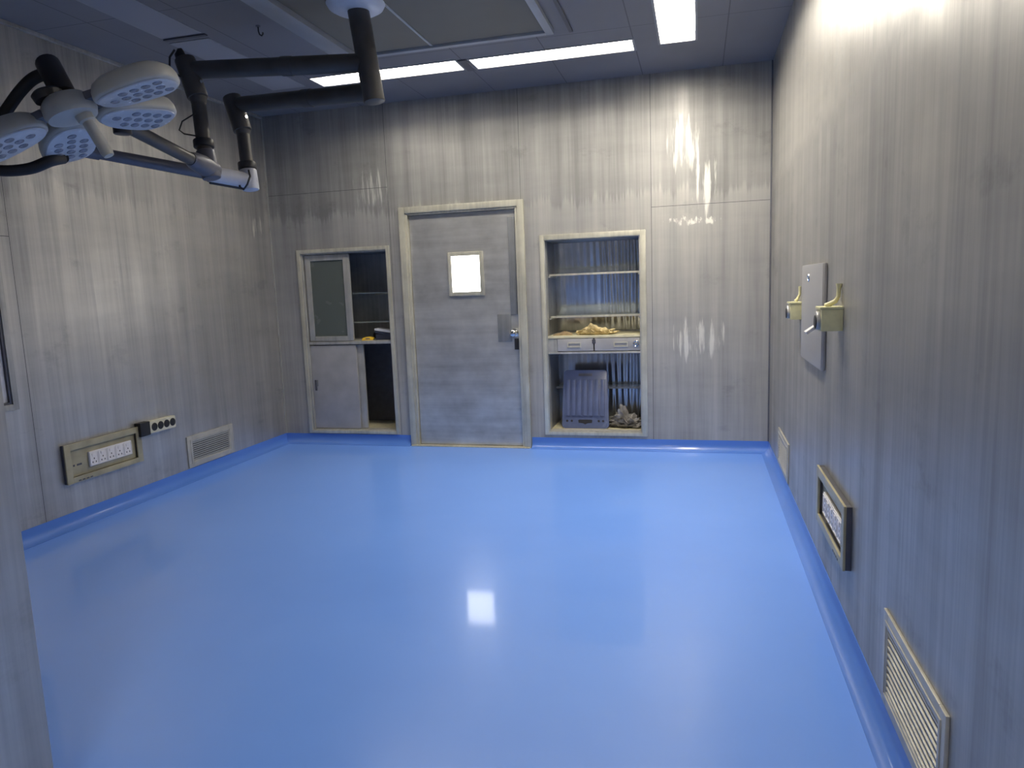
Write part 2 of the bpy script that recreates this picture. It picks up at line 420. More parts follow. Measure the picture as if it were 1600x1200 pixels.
# ------------------------------------------------------------------ door
door = bpy.data.objects.new('door_1', None); col.objects.link(door); structure(door)
door.location = (1.85, 0, 0)
ox = -1.85
mb = MB()   # stepped aluminium frame
mb.box((1.29 + ox, -0.030, 0.0), (1.345 + ox, 0.0, 2.115), 'alu', 0.006); mb.box((2.355 + ox, -0.030, 0.0), (2.41 + ox, 0.0, 2.115), 'alu', 0.006)
mb.box((1.345 + ox, -0.030, 2.062), (2.355 + ox, 0.0, 2.115), 'alu', 0.006)
mb.box((1.345 + ox, -0.018, 0.0), (1.368 + ox, 0.06, 2.085), 'alu', 0.004); mb.box((2.332 + ox, -0.018, 0.0), (2.355 + ox, 0.06, 2.085), 'alu', 0.004)
mb.box((1.368 + ox, -0.018, 2.045), (2.332 + ox, 0.06, 2.085), 'alu', 0.004)
mb.build('door_frame', door)
t = wall_mesh('y', 1.373 + ox, 2.327 + ox, 0.012, 0.052, [(1.735 + ox, 2.015 + ox, 1.355, 1.69)], 'door', 2.04)
bmesh.ops.translate(t.b, verts=t.b.verts[:], vec=(0, 0, 0.0))
leaf = t.build('door_leaf', door)
for v in leaf.data.vertices:
    if v.co.z < 0.001: v.co.z = 0.012
MB().frame(1.715 + ox, 2.035 + ox, 1.335, 1.71, 0.034, -0.004, 0.014, 'alu', 0.005).build('window_frame', door)
MB().box((1.735 + ox, 0.024, 1.355), (2.015 + ox, 0.034, 1.69), 'lit_window').build('window_pane', door)
mb = MB()   # dark strip of the closing edge and the lock plate
mb.box((2.262 + ox, 0.004, 1.16), (2.322 + ox, 0.0125, 1.98), 'carcass_dark', 0.003)
mb.build('edge_strip', door)
MB().box((2.14 + ox, 0.008, 0.93), (2.262 + ox, 0.0125, 1.165), 'carcass_dark', 0.002).build('lock_plate', door)
mb = MB()
mb.cyl((2.29 + ox, 0.012, 1.005), (2.29 + ox, -0.006, 1.005), 0.034, 'chrome', seg=24, bev=0.004)
mb.cyl((2.29 + ox, -0.006, 1.005), (2.29 + ox, -0.036, 1.005), 0.012, 'chrome')
mb.tube([(2.29 + ox, -0.03 - 0.045 * (1 - math.cos(math.pi * k / 10)) / 2, 1.005) for k in range(11)],
        [max(0.002, 0.031 * math.sin(math.pi * k / 10) ** 0.6) for k in range(11)], 'chrome', 20)
mb.build('door_knob', door)
MB().box((2.285 + ox, 0.004, 0.86), (2.322 + ox, 0.0125, 0.955), 'dark', 0.002).build('keyhole_plate', door)
MB().box((1.30 + ox, -0.05, 0.0), (2.40 + ox, 0.06, 0.008), 'alu', 0.003).build('threshold', door)

# ------------------------------------------------------------------ left built-in cabinet
cb = thing('wall_cabinet', 'recessed steel wall cabinet with half-open frosted sliding door left of the steel door', 'cabinet', (0.72, 0, 0.1), 0)
ox, oz = -0.72, -0.1
def B(mb, x0, y0, z0, x1, y1, z1, mat, bev=0.0): return mb.box((x0 + ox, y0, z0 + oz), (x1 + ox, y1, z1 + oz), mat, bev)
x0, x1, z0, z1 = CABL
mb = MB()
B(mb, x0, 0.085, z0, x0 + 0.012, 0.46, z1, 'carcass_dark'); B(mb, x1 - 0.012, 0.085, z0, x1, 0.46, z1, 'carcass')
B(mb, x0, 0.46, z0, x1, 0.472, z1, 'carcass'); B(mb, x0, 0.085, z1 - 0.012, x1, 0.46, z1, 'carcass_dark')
B(mb, x0, 0.085, z0, x1, 0.46, z0 + 0.012, 'counter')
B(mb, x0 + 0.012, 0.452, z0 + 0.012, x1 - 0.012, 0.4595, 0.925, 'track')  # dark sheet puts the shade of the lower interior into colour
mb.build('carcass', cb)
mb = MB(); mb.frame(0.258 + ox, 1.176 + ox, 0.10 + oz, 1.80 + oz, (0.034, 0.032, 0.03, 0.034), -0.014, 0.0, 'alu', 0.004)
mb.frame(0.285 + ox, 1.15 + ox, 0.125 + oz, 1.77 + oz, (0.022, 0.016, 0.012, 0.016), 0.0005, 0.085, 'alu_dull', 0.003)
mb.build('frame', cb)
mb = MB(); B(mb, 0.307, 0.012, 0.930, 1.134, 0.46, 0.957, 'alu_dull', 0.003); mb.build('divider_shelf', cb)
mb = MB(); mb.frame(0.318 + ox, 0.762 + ox, 0.962 + oz, 1.748 + oz, (0.052, 0.060, 0.045, 0.050), 0.018, 0.042, 'alu_dull', 0.004)
sd = mb.build('sliding_glass_door', cb)
mb = MB(); B(mb, 0.366, 0.027, 1.004, 0.706, 0.033, 1.702, 'frosted'); mb.build('frosted_pane', sd)
mb = MB(); B(mb, 0.31, 0.02, 0.142, 0.775, 0.04, 0.922, 'slide_panel', 0.003)
lp = mb.build('sliding_panel_door', cb)
mb = MB(); B(mb, 0.335, 0.012, 0.50, 0.352, 0.021, 0.60, 'dark_frame', 0.003); B(mb, 0.345, 0.014, 0.54, 0.365, 0.021, 0.60, 'carcass_dark', 0.002); mb.build('finger_pull', lp)
mb = MB(); B(mb, 0.765, 0.045, 0.142, 0.838, 0.065, 0.922, 'alu_dull', 0.003); mb.build('rear_door_stile', cb)
mb = MB(); B(mb, 0.312, 0.20, 1.385, 1.13, 0.455, 1.393, 'shelf_glass'); mb.build('glass_shelf', cb)
mb = MB(); B(mb, 0.312, 0.20, 1.115, 1.13, 0.455, 1.123, 'shelf_glass'); mb.build('glass_shelf', cb)
for zz in (1.375, 1.105):
    mb = MB(); B(mb, 0.80, 0.44, zz - 0.005, 0.99, 0.459, zz + 0.006, 'alu', 0.002); mb.build('shelf_bracket', cb)
mb = MB(); B(mb, 0.935, 0.445, 0.96, 0.955, 0.4595, 1.75, 'carcass_dark', 0.002); mb.build('back_rail', cb)

# things on its shelf
mb = MB()
t = MB(); t.prism([(-0.055, 0), (0.05, 0), (0.058, 0.018), (0.03, 0.032), (-0.02, 0.03), (-0.05, 0.02)], -0.03, 0.03, 'yellow', 0.004)
t.box((-0.02, -0.031, 0.008), (0.02, -0.029, 0.022), 'paper', 0.0)
o = t.build('sponge'); o.location = (0.852, 0.13, 0.957); o.rotation_euler = (0, 0, 0.3)
tag(o, 'small yellow sponge on the shelf of the cabinet left of the door', 'sponge')
r_ = thing('rubber_stopper', 'small black rubber lump behind the yellow sponge on the left cabinet shelf', 'stopper', (0.85, 0.36, 0.957))
MB().tube([(0, 0, 0), (0, 0, 0.012), (0, 0, 0.045), (0, 0, 0.062), (0, 0, 0.066)], [0.04, 0.05, 0.048, 0.034, 0.01], 'black_rubber', 16).build('body', r_)
MB().tube([(0.02, 0, 0.058), (0.03, 0, 0.075), (0.045, 0, 0.072), (0.055, -0.01, 0.04)], 0.008, 'black_rubber', 8).build('tail', r_)
bx = thing('storage_box', 'dark blue box with a pale tilted lid lying on the left cabinet shelf', 'box', (1.02, 0.22, 0.957), 0.12)
MB().box((-0.10, -0.08, 0.0), (0.10, 0.08, 0.052), 'box_dark', 0.005).build('body', bx)
mx = Matrix.Translation((0, 0, 0.068)) @ Euler((0, math.radians(10), 0)).to_matrix().to_4x4()
mb = MB(); mb.box((-0.11, -0.088, 0.002), (0.11, 0.088, 0.020), 'box_white', 0.004, mx); mb.box((-0.106, -0.084, -0.020), (0.106, 0.084, 0.002), 'box_dark', 0.003, mx)
tag(mb.build('lid', bx), 'pale tilted lid')

# ------------------------------------------------------------------ right built-in shelf unit
cr = thing('wall_shelf_unit', 'recessed steel shelf unit with drawers and glass shelves right of the steel door', 'shelf unit', (2.965, 0, 0.12))
ox, oz = -2.965, -0.12
x0, x1, z0, z1 = CABR
mb = MB()
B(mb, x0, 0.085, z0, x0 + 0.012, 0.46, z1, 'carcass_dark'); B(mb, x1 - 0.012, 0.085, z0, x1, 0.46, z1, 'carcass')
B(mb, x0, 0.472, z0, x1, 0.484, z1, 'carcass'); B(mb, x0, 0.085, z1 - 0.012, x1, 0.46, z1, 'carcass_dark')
B(mb, x0, 0.085, z0, x1, 0.46, z0 + 0.012, 'counter')
mb.build('carcass', cr)
def wavy(xa, xb, za, zb, y, amp, n, seed, tilt=0.0):
    rnd = random.Random(seed); t = bmesh.new(); k = n * 8
    ph = [rnd.uniform(-0.5, 0.5) for _ in range(40)]
    rows = []
    for j in range(9):
        zz = za + (zb - za) * j / 8; row = []
        for i in range(k + 1):
            u = i / k
            a = amp * (0.06 + 0.94 / (1 + math.exp(-(u - 0.52) / 0.05)))
            yy = y - tilt * j / 8 + a * math.sin(2 * math.pi * n * u + 0.5 * math.sin(5 * u * 3 + j * 0.6) + ph[j] * 0.35)
            row.append(t.verts.new((xa + (xb - xa) * u + ox, yy, zz + oz)))
        rows.append(row)
    for a, b in zip(rows, rows[1:]):
        for i in range(k): t.faces.new((a[i], a[i + 1], b[i + 1], b[i]))
    e = bmesh.ops.extrude_face_region(t, geom=t.faces[:])
    bmesh.ops.translate(t, verts=[v for v in e['geom'] if isinstance(v, bmesh.types.BMVert)], vec=(0, 0.006, 0))
    bmesh.ops.recalc_face_normals(t, faces=t.faces[:])
    return MB().absorb(t, 'mirror_sheet')
wavy(x0 + 0.013, x1 - 0.013, 0.985, 1.76, 0.460, 0.0034, 14, 3, 0.10).build('back_sheet', cr, 80)
wavy(x0 + 0.013, x1 - 0.013, 0.16, 0.815, 0.460, 0.0026, 14, 8).build('back_sheet', cr, 80)
mb = MB(); mb.frame(2.535 + ox, 3.408 + ox, 0.118 + oz, 1.812 + oz, (0.034, 0.044, 0.030, 0.042), -0.014, 0.0, 'alu', 0.004)
mb.frame(2.565 + ox, 3.365 + ox, 0.145 + oz, 1.775 + oz, (0.012, 0.012, 0.010, 0.010), 0.0005, 0.085, 'alu_dull', 0.003)
mb.build('frame', cr)
mb = MB(); B(mb, 2.577, 0.012, 0.948, 3.353, 0.455, 0.968, 'counter', 0.003); mb.build('counter_board', cr)
mb = MB(); B(mb, 2.577, 0.016, 0.815, 3.353, 0.454, 0.832, 'alu_dull', 0.003); mb.build('drawer_rail', cr)
mb = MB(); B(mb, 2.577, 0.020, 0.832, 2.655, 0.44, 0.947, 'alu_dull', 0.002); mb.build('drawer_side_panel', cr)
for (a, b_) in ((2.658, 2.965), (2.975, 3.350)):
    mb = MB(); B(mb, a, 0.014, 0.838, b_, 0.032, 0.944, 'slide_panel', 0.004); B(mb, a + 0.01, 0.032, 0.84, b_ - 0.01, 0.40, 0.93, 'carcass_dark')
    dr = mb.build('drawer', cr)
    c = (a + b_) / 2 + (0.03 if a > 2.9 else -0.01)
    mb = MB()
    mb.frame(c - 0.058 + ox, c + 0.058 + ox, 0.868 + oz, 0.908 + oz, 0.008, 0.006, 0.0145, 'alu', 0.002)
    mb.build('recessed_pull', dr)
    if a > 2.9:
        mb = MB()
        mb.tube([(3.32 + ox + 0.022 * math.cos(k * math.pi / 8), 0.008, 0.895 + oz + 0.022 * math.sin(k * math.pi / 8)) for k in range(17)], 0.005, 'chrome', 8)
        mb.cyl((3.32 + ox, 0.0, 0.895 + oz), (3.32 + ox, 0.014, 0.895 + oz), 0.010, 'chrome', bev=0.002)
        mb.build('lock', dr)
mb = MB(); B(mb, 2.955, 0.010, 0.90, 2.985, 0.0135, 0.935, 'dark_frame', 0.001); mb.build('latch', cr)
for zz in (1.478, 1.120):
    mb = MB(); B(mb, 2.579, 0.15, zz, 3.351, 0.385 if zz > 1.3 else 0.435, zz + 0.008, 'shelf_glass'); s_ = mb.build('glass_shelf', cr)
    mb = MB(); B(mb, 2.579, 0.140, zz - 0.004, 3.351, 0.1495, zz + 0.012, 'alu', 0.003); mb.build('edge_rail', s_)
    mb = MB(); B(mb, 2.579, 0.10, zz - 0.018, 2.595, 0.45, zz - 0.005, 'alu_dull', 0.002); mb.build('shelf_support', s_); mb = MB(); B(mb, 3.335, 0.10, zz - 0.018, 3.351, 0.45, zz - 0.005, 'alu_dull', 0.002); mb.build('shelf_support', s_)
mb = MB(); B(mb, 2.579, 0.31, 0.480, 3.351, 0.452, 0.488, 'shelf_glass'); s_ = mb.build('glass_shelf', cr)
mb = MB(); B(mb, 2.579, 0.302, 0.474, 3.351, 0.3095, 0.494, 'carcass_dark', 0.003); mb.build('edge_rail', s_)

# things in it
pp = MB(); pp.prism([(-0.085, 0.0), (0.07, 0.0), (0.08, 0.012), (0.02, 0.034), (-0.03, 0.018), (-0.088, 0.004)], -0.055, 0.06, 'paper', 0.001)
o = pp.build('folded_paper'); o.location = (2.69, 0.13, 0.968); o.rotation_euler = (0, 0, 0.2)
tag(o, 'flat brown folded paper on the cream counter left of the beige cloth', 'paper')

def crumple(name, mat, rx, ry, rz, seed, amp, f=3.0, sub=4, tall=None):
    from mathutils import noise
    t = bmesh.new(); bmesh.ops.create_icosphere(t, subdivisions=sub, radius=1.0)
    off = Vector((seed * 3.1, seed * 1.7, seed * 0.9))
    for v in t.verts:
        d = v.co.normalized()
        n1 = noise.noise(d * f + off); n2 = abs(noise.noise(d * f * 2.1 + off * 2)); n3 = abs(noise.noise(d * f * 4.3 + off))
        k = 1 + amp * (n1 - 0.9 * n2 - 0.45 * n3 + 0.25)
        x, y, z = d.x * rx * k, d.y * ry * k, (d.z * 0.5 + 0.5) * rz * k
        if tall: z *= tall(x, y)
        v.co = (x, y, max(0.0, z - 0.12 * rz))
    return MB().absorb(t, mat)
def clump_profile(x, y): return 0.45 + 0.33 * math.exp(-((x + 0.045) / 0.06) ** 2)
o = crumple('beige_cloth', 'cloth', 0.165, 0.075, 0.125, 2.0, 0.42, 3.4, 5, clump_profile).build('crumpled_cloth', None, 60)
o.location = (2.975, 0.14, 0.968); tag(o, 'crumpled beige cloth lying on the cream counter of the shelf unit', 'cloth')
def rag_profile(x, y): return 0.5 + 0.55 * math.exp(-((x + 0.04) / 0.07) ** 2)
o = crumple('grey_sheet', 'rag', 0.140, 0.10, 0.15, 5.0, 0.75, 3.8, 5, rag_profile).build('crumpled_plastic_sheet', None, 60)
o.location = (3.21, 0.21, 0.157); tag(o, 'crumpled grey plastic sheet on the unit floor beside the ribbed board', 'plastic sheet')

# blue-grey ribbed board leaning against the middle of the unit
bd = thing('ribbed_board', 'blue-grey ribbed plastic board with handle slots leaning upright in the lower shelf compartment', 'board', (2.868, 0.085, 0.1575))
bw, bh = 0.200, 0.508
lean = Euler((math.radians(-10), 0, 0)).to_matrix().to_4x4()
def rrect(w0, w1, h, r, n=6):
    pts = []
    for cx, cz, a0 in ((w1 - r, h - r, 0), (-w1 + r, h - r, 90), (-w0 + r, r, 180), (w0 - r, r, 270)):
        for k in range(n + 1):
            a = math.radians(a0 + 90 * k / n); pts.append((cx + r * math.cos(a), cz + r * math.sin(a)))
    return pts
mb = MB(); mb.prism(rrect(0.205, 0.192, bh, 0.035), 0.0, 0.030, 'blue_board', 0.007, lean)
mb.build('panel', bd)
for k in range(7):
    xx = -0.150 + 0.05 * k
    mb = MB(); mb.prism([(xx - 0.017, 0.110), (xx + 0.017, 0.110), (xx + 0.017, 0.425), (xx - 0.017, 0.425)], -0.016, 0.003, 'blue_board', 0.009, lean)
    mb.build('rib', bd)
mb = MB(); mb.prism([(-0.062, 0.072), (-0.058, 0.050), (-0.020, 0.046), (0, 0.036), (0.020, 0.046), (0.058, 0.050), (0.062, 0.072), (0.05, 0.078), (-0.05, 0.078)], -0.0015, 0.004, 'dark', 0, lean)
tag(mb.build('handle_slot', bd), 'black lower handle slot')
mb = MB(); mb.box((-0.060, -0.0015, 0.455), (0.060, 0.004, 0.478), 'dark_frame', 0.001, lean); mb.build('handle_slot', bd)
for xx in (-0.158, -0.118, 0.118, 0.155):
    mb = MB(); mb.cyl((xx, -0.0018, 0.066), (xx, 0.003, 0.066), 0.010, 'dark', seg=14, mx=lean); mb.build('hole', bd)

# ------------------------------------------------------------------ window in the left wall
wn = bpy.data.objects.new('window_1', None); col.objects.link(wn); structure(wn)
wn.location = (0, -3.33, 0.80); wn.rotation_euler = (0, 0, LEFT)
hw = 0.60
mb = MB(); mb.frame(-hw - 0.028, hw + 0.028, 0.0, 0.99, 0.036, -0.010, 0.0, 'alu_dull', 0.003)
mb.frame(-hw + 0.0085, hw - 0.0085, 0.034, 0.956, 0.014, -0.004, 0.020, 'dark_frame', 0.002)
mb.build('window_frame', wn)
MB().box((-hw + 0.023, 0.010, 0.049), (hw - 0.023, 0.016, 0.941), 'window_pane').build('window_pane', wn)
MB().box((-0.02, 0.002, 0.049), (0.02, 0.0095, 0.941), 'dark_frame', 0.003).build('mullion', wn)

# ------------------------------------------------------------------ vents
def vent(name, label, loc, rz, w, h, nsl, border, group=None, open_=True):
    t = thing(name, label, 'vent', loc, rz, group)
    a = w / 2
    bl, bb = border
    mb = MB(); mb.frame(-a, a, 0, h, (bl, bl, bb, bb), -0.010, 0.0, 'vent_metal', 0.004)
    mb.frame(-a + bl * 0.55, a - bl * 0.55, bb * 0.55, h - bb * 0.55, (bl * 0.25, bl * 0.25, bb * 0.25, bb * 0.25), -0.013, -0.0095, 'vent_metal', 0.0015)
    mb.build('frame', t)
    MB().box((-a + bl, -0.0015, bb), (a - bl, -0.0002, h - bb), 'dark').build('duct_opening', t)
    mb = MB(); hh = h - 2 * bb
    for k in range(nsl):
        zc = bb + hh * (k + 0.5) / nsl; d = hh / nsl
        mx = Matrix.Translation((0, -0.005, zc)) @ Euler((math.radians(12), 0, 0)).to_matrix().to_4x4()
        mb.box((-a + bl + 0.001, -0.003, -d * 0.25), (a - bl - 0.001, 0.003, d * 0.25), 'vent_metal', 0.0, mx)
    mb.build('louvre', t)
    return t
vent('air_vent', 'louvred air vent low on the left wall near the back corner', (0, -1.085, 0.098), LEFT, 0.56, 0.245, 9, (0.058, 0.050), 'low wall air vents')
vent('air_vent', 'small far louvred vent low on the right wall near the back corner', (W, -1.02, 0.108), RIGHT, 0.56, 0.25, 9, (0.05, 0.045), 'low wall air vents')
vent('air_vent', 'large near louvred vent low on the right wall in the foreground', (W, -3.95, 0.105), RIGHT, 0.56, 0.29, 9, (0.05, 0.048), 'low wall air vents')

# ------------------------------------------------------------------ socket panels
def socket_panel(label, loc, rz, module_x, flip):
    t = thing('power_outlet_box', label, 'outlet box', loc, rz, 'beige socket panels')
    w, h = 0.63, 0.25; a = w / 2
    mb = MB(); mb.frame(-a, a, 0, h, (0.045, 0.045, 0.036, 0.042), -0.030, -0.020, 'beige_metal', 0.003)
    mb.build('frame', t)
    mb = MB(); mb.frame(-a + 0.002, a - 0.002, 0.002, h - 0.002, 0.030, -0.0198, 0.0, 'dark_frame', 0.001); mb.build('casing', t)
    MB().box((-a + 0.045, -0.010, 0.036), (a - 0.045, -0.0005, h - 0.042), 'beige_metal', 0.001).build('recessed_plate', t)
    m0, m1 = module_x
    mb = MB(); mb.box((m0, -0.024, 0.072), (m1, -0.0105, 0.168), 'white_plastic', 0.003)
    sm = mb.build('socket_strip', t)
    n = 5; st = (m1 - m0) / n
    for k in range(n):
        c = m0 + st * (k + 0.5)
        mb = MB()
        mb.frame(c - st / 2 + 0.003, c + st / 2 - 0.003, 0.078, 0.162, 0.0035, -0.027, -0.0235, 'white_plastic', 0.001)
        mb.box((c - 0.016, -0.0285, 0.136), (c + 0.010, -0.0235, 0.154), 'white_plastic', 0.002)
        for dx, dz in ((0, 0.119), (-0.013, 0.096), (0.013, 0.096)):
            mb.box((c + dx - 0.0035, -0.0243, dz - 0.005), (c + dx + 0.0035, -0.0238, dz + 0.005), 'dark')
        mb.build('socket', sm)
    mb = MB()
    for dx, ww in ((-a + 0.075 if not flip else a - 0.085, 0.006), (-a + 0.115 if not flip else a - 0.12, 0.018)):
        mb.box((dx - ww, -0.0125, 0.10), (dx + ww, -0.0098, 0.112), 'dark_frame', 0.001)
    mb.build('screw', t)
    mb = MB()
    for k in range(4): mb.box((-a + 0.08 + 0.03 * k if not flip else a - 0.2 + 0.03 * k, -0.0320, 0.006), (-a + 0.098 + 0.03 * k if not flip else a - 0.182 + 0.03 * k, -0.0295, 0.013), 'dark_frame', 0.001)
    mb.build('chipped_notch', t)
    return t
socket_panel('beige recessed socket panel with white sockets on the left wall', (0, -2.15, 0.278), LEFT, (-0.13, 0.225), False)
socket_panel('beige recessed socket panel with white sockets on the right wall', (W, -2.84, 0.295), RIGHT, (-0.16, 0.245), True)

ss = thing('socket_strip', 'pale four-socket strip with black plug above the left vent', 'socket strip', (0, -1.68, 0.452), LEFT)
MB().box((-0.085, -0.045, 0.004), (0.178, 0.0, 0.092), 'grey_plastic', 0.012).build('body', ss)
MB().box((-0.178, -0.052, 0.0), (-0.087, 0.0, 0.098), 'black_rubber', 0.006).build('plug_adapter', ss)
for k in range(4):
    c = -0.040 + 0.061 * k
    mb = MB(); mb.cyl((c, -0.040, 0.048), (c, -0.0475, 0.048), 0.029, 'black_rubber', seg=24, bev=0.002)
    mb.build('socket', ss)

# ------------------------------------------------------------------ right wall plate and outlet boxes
pl = thing('wall_plate', 'tall grey metal cover plate with a keyhole on the right wall', 'plate', (W, -2.20, 0.97), RIGHT)
MB().box((-0.32, -0.022, 0.0), (0.32, 0.0, 0.48), 'plate', 0.012).build('cover', pl)
mb = MB(); mb.tube([(-0.07 + 0.016 * math.cos(k * math.pi / 8), -0.024, 0.415 + 0.016 * math.sin(k * math.pi / 8)) for k in range(17)], 0.004, 'chrome', 8)
mb.cyl((-0.07, -0.021, 0.415), (-0.07, -0.0245, 0.415), 0.014, 'dark', seg=18); mb.build('keyhole', pl)

def outlet(label, loc, pd, hook):
    t = thing('gas_outlet', label, 'wall outlet', loc, RIGHT, 'yellowed wall outlets')
    # local x towards the camera, -y out of the wall
    MB().box((-0.11, -pd, 0.0), (0.0, 0.0, 0.086), 'beige_plastic', 0.005).build('box', t)
    MB().box((-0.115, -pd - 0.006, 0.086), (0.004, 0.0, 0.096), 'beige_plastic', 0.003).build('lid', t)
    mb = MB(); mb.cyl((-0.045, -pd + 0.001, 0.042), (-0.045, -pd - 0.014, 0.042), 0.036, 'plate', seg=22, bev=0.003); cn = mb.build('connector', t)
    mb = MB(); mb.cyl((-0.045, -pd - 0.0135, 0.036), (-0.045, -pd - 0.018, 0.036), 0.027, 'dark', seg=22); mb.build('socket_hole', cn)
    mb = MB()
    if hook:
        mb.tube([(-0.05, -pd * 0.75, 0.099), (-0.05, -pd * 0.5, 0.106), (-0.048, -0.022, 0.116), (-0.046, -0.012, 0.135), (-0.045, -0.011, 0.165), (-0.045, -0.010, 0.185)],
                [0.009, 0.010, 0.009, 0.008, 0.008, 0.013], 'beige_plastic', 10)
    else:
        mb.tube([(-0.05, -pd * 0.5, 0.099), (-0.05, -0.02, 0.112), (-0.048, -0.010, 0.135), (-0.047, -0.010, 0.18)], [0.010, 0.008, 0.006, 0.007], 'beige_plastic', 10)
    mb.build('release_lever', t)
    if hook:
        mx = Matrix.Translation((-0.09, -pd - 0.004, 0.018)) @ Euler((math.radians(-55), 0, 0)).to_matrix().to_4x4()
        mb = MB(); mb.prism([(-0.03, -0.05), (0.03, -0.05), (0.026, 0.0), (-0.026, 0.0)], -0.006, 0.006, 'white_plastic', 0.002, mx); mb.build('flap', t)
    return t
outlet('small yellowed outlet box on the right wall beyond the keyhole plate', (W, -1.765, 1.160), 0.062, False)
outlet('larger yellowed outlet box with raised lever on the near edge of the keyhole plate', (W, -2.89, 1.175), 0.080, True)

# ------------------------------------------------------------------ ceiling fittings
def ceiling_light(label, x0, x1, y0, y1, lit, group):
    cx, cy = (x0 + x1) / 2, (y0 + y1) / 2
    t = thing('ceiling_light', label, 'ceiling light', (cx, cy, H), 0, group)
    a, b = (x1 - x0) / 2, (y1 - y0) / 2
    mb = MB(); w = 0.014; i = 0.0015
    for (p, q, r, s) in ((-a - w, -b - w, -a + i, b + w), (a - i, -b - w, a + w, b + w), (-a, -b - w, a, -b + i), (-a, b - i, a, b + w)):
        mb.box((p, q, -0.004), (r, s, -0.0003), 'light_frame', 0.001)
    if lit:      # lining of the recess
        for (p, q, r, s) in ((-a, -b, -a + i, b), (a - i, -b, a, b), (-a, -b, a, -b + i), (-a, b - i, a, b)):
            mb.box((p, q, -0.0003), (r, s, RECESS + 0.01), 'light_frame')
    mb.build('frame', t)
    z = RECESS if lit else -0.004
    MB().box((-a + i, -b + i, z), (a - i, b - i, z + 0.0035), lit if isinstance(lit, str) else ('lit' if lit else 'unlit')).build('diffuser', t)
    return t
for q in LIGHTS: ceiling_light(*q, 'flush ceiling light panels')
structure(MB().box((2.168, -0.87, H - 0.010), (2.232, -0.62, H), 'track', 0.003).build('trim_4'))
structure(MB().box((0.60, -1.925, H - 0.008), (0.90, -1.895, H), 'track', 0.002).build('trim_5'))

df = thing('air_diffuser', 'large dark mesh air diffuser panel in the ceiling above the lamp', 'air diffuser', (2.20, -2.30, H))
ox, oy = -2.20, 2.30
def D(mb, x0, y0, z0, x1, y1, z1, mat, bev=0.0): return mb.box((x0 + ox, y0 + oy, z0 - H), (x1 + ox, y1 + oy, z1 - H), mat, bev)
mb = MB()
mb.prism([(1.40 + ox, 0.0), (1.60 + ox, 0.0), (1.60 + ox, -0.045), (1.54 + ox, -0.045)], -3.40 + oy, -1.22 + oy, 'hepa_frame', 0.003)
D(mb, 2.885, -3.40, H - 0.03, 2.935, -1.22, H, 'hepa_frame', 0.004)
D(mb, 1.60, -1.262, H - 0.03, 2.885, -1.22, H, 'hepa_frame', 0.004); D(mb, 1.60, -3.40, H - 0.03, 2.885, -3.355, H, 'hepa_frame', 0.004)
mb.build('frame', df)
for a, b_ in ((1.602, 2.120), (2.128, 2.883)):
    mb = MB(); D(mb, a, -3.353, H - 0.014, b_, -1.264, H - 0.0005, 'hepa', 0.002); mb.build('filter_mesh', df)
mb = MB(); D(mb, 2.116, -3.353, H - 0.019, 2.132, -1.264, H - 0.0135, 'hepa_frame', 0.001); mb.build('joint_bar', df)
tk = MB().box((-0.012, -1.0, -0.012), (0.012, 1.0, 0.0), 'track', 0.003).build('ceiling_track')
tk.location = (3.035, -2.165, H); tag(tk, 'narrow dark rail on the ceiling right of the air diffuser', 'rail')
hk = MB()
hk.tube([(0, 0, 0), (0, 0, -0.03), (0.006, 0, -0.05), (0.02, 0, -0.06), (0.03, 0, -0.05), (0.028, 0, -0.042)], 0.004, 'cable', 8)
hk.cyl((0, 0, 0), (0, 0, -0.006), 0.014, 'track')
hk = hk.build('ceiling_hook'); hk.location = (1.27, -1.92, H); tag(hk, 'tiny dark hook on the ceiling left of the air diffuser', 'hook')

# ------------------------------------------------------------------ surgical lamp
L0 = Vector((1.985, -2.07, H))
sl = thing('surgical_lamp', 'twin-arm ceiling surgical lamp with a petal-shaped light head and dark tubes', 'lamp', L0)
def w(*p): return Vector(p) - L0
def lerp(a, b, t): return Vector(a) + (Vector(b) - Vector(a)) * t
PT, PB = Vector((1.993, -2.07, 2.985)), Vector((2.066, -2.079, 2.446))
mb = MB(); mb.tube([(0, 0, -0.0195), (0, 0, -0.024), (0, 0, -0.045), (0, 0, -0.062), (0, 0, -0.066)], [0.16, 0.162, 0.150, 0.12, 0.06], 'cover', 36)
mb.build('ceiling_cover', sl)
mb = MB(); mb.cyl(PT - L0, PB - L0, 0.060, 'arm', seg=26, bev=0.006); mb.build('pole', sl)

def lamp_arm(a, b, rad):
    a, b = Vector(a), Vector(b)
    mb = MB(); mb.tube([a - L0, lerp(a, b, 0.42) - L0], rad, 'arm', 18); mb.tube([lerp(a, b, 0.42) - L0, lerp(a, b, 0.48) - L0], rad * 1.06, 'arm', 18)
    mb.tube([lerp(a, b, 0.48) - L0, b - L0], rad * 0.97, 'arm', 18)
    return mb.build('horizontal_arm', sl)
A1, E1 = (2.03, -2.078, 2.661), (1.032, -2.235, 2.687)
A2, E2 = (2.058, -2.075, 2.504), (1.021, -1.834, 2.590)
lamp_arm(A1, E1, 0.050); lamp_arm(A2, E2, 0.048)

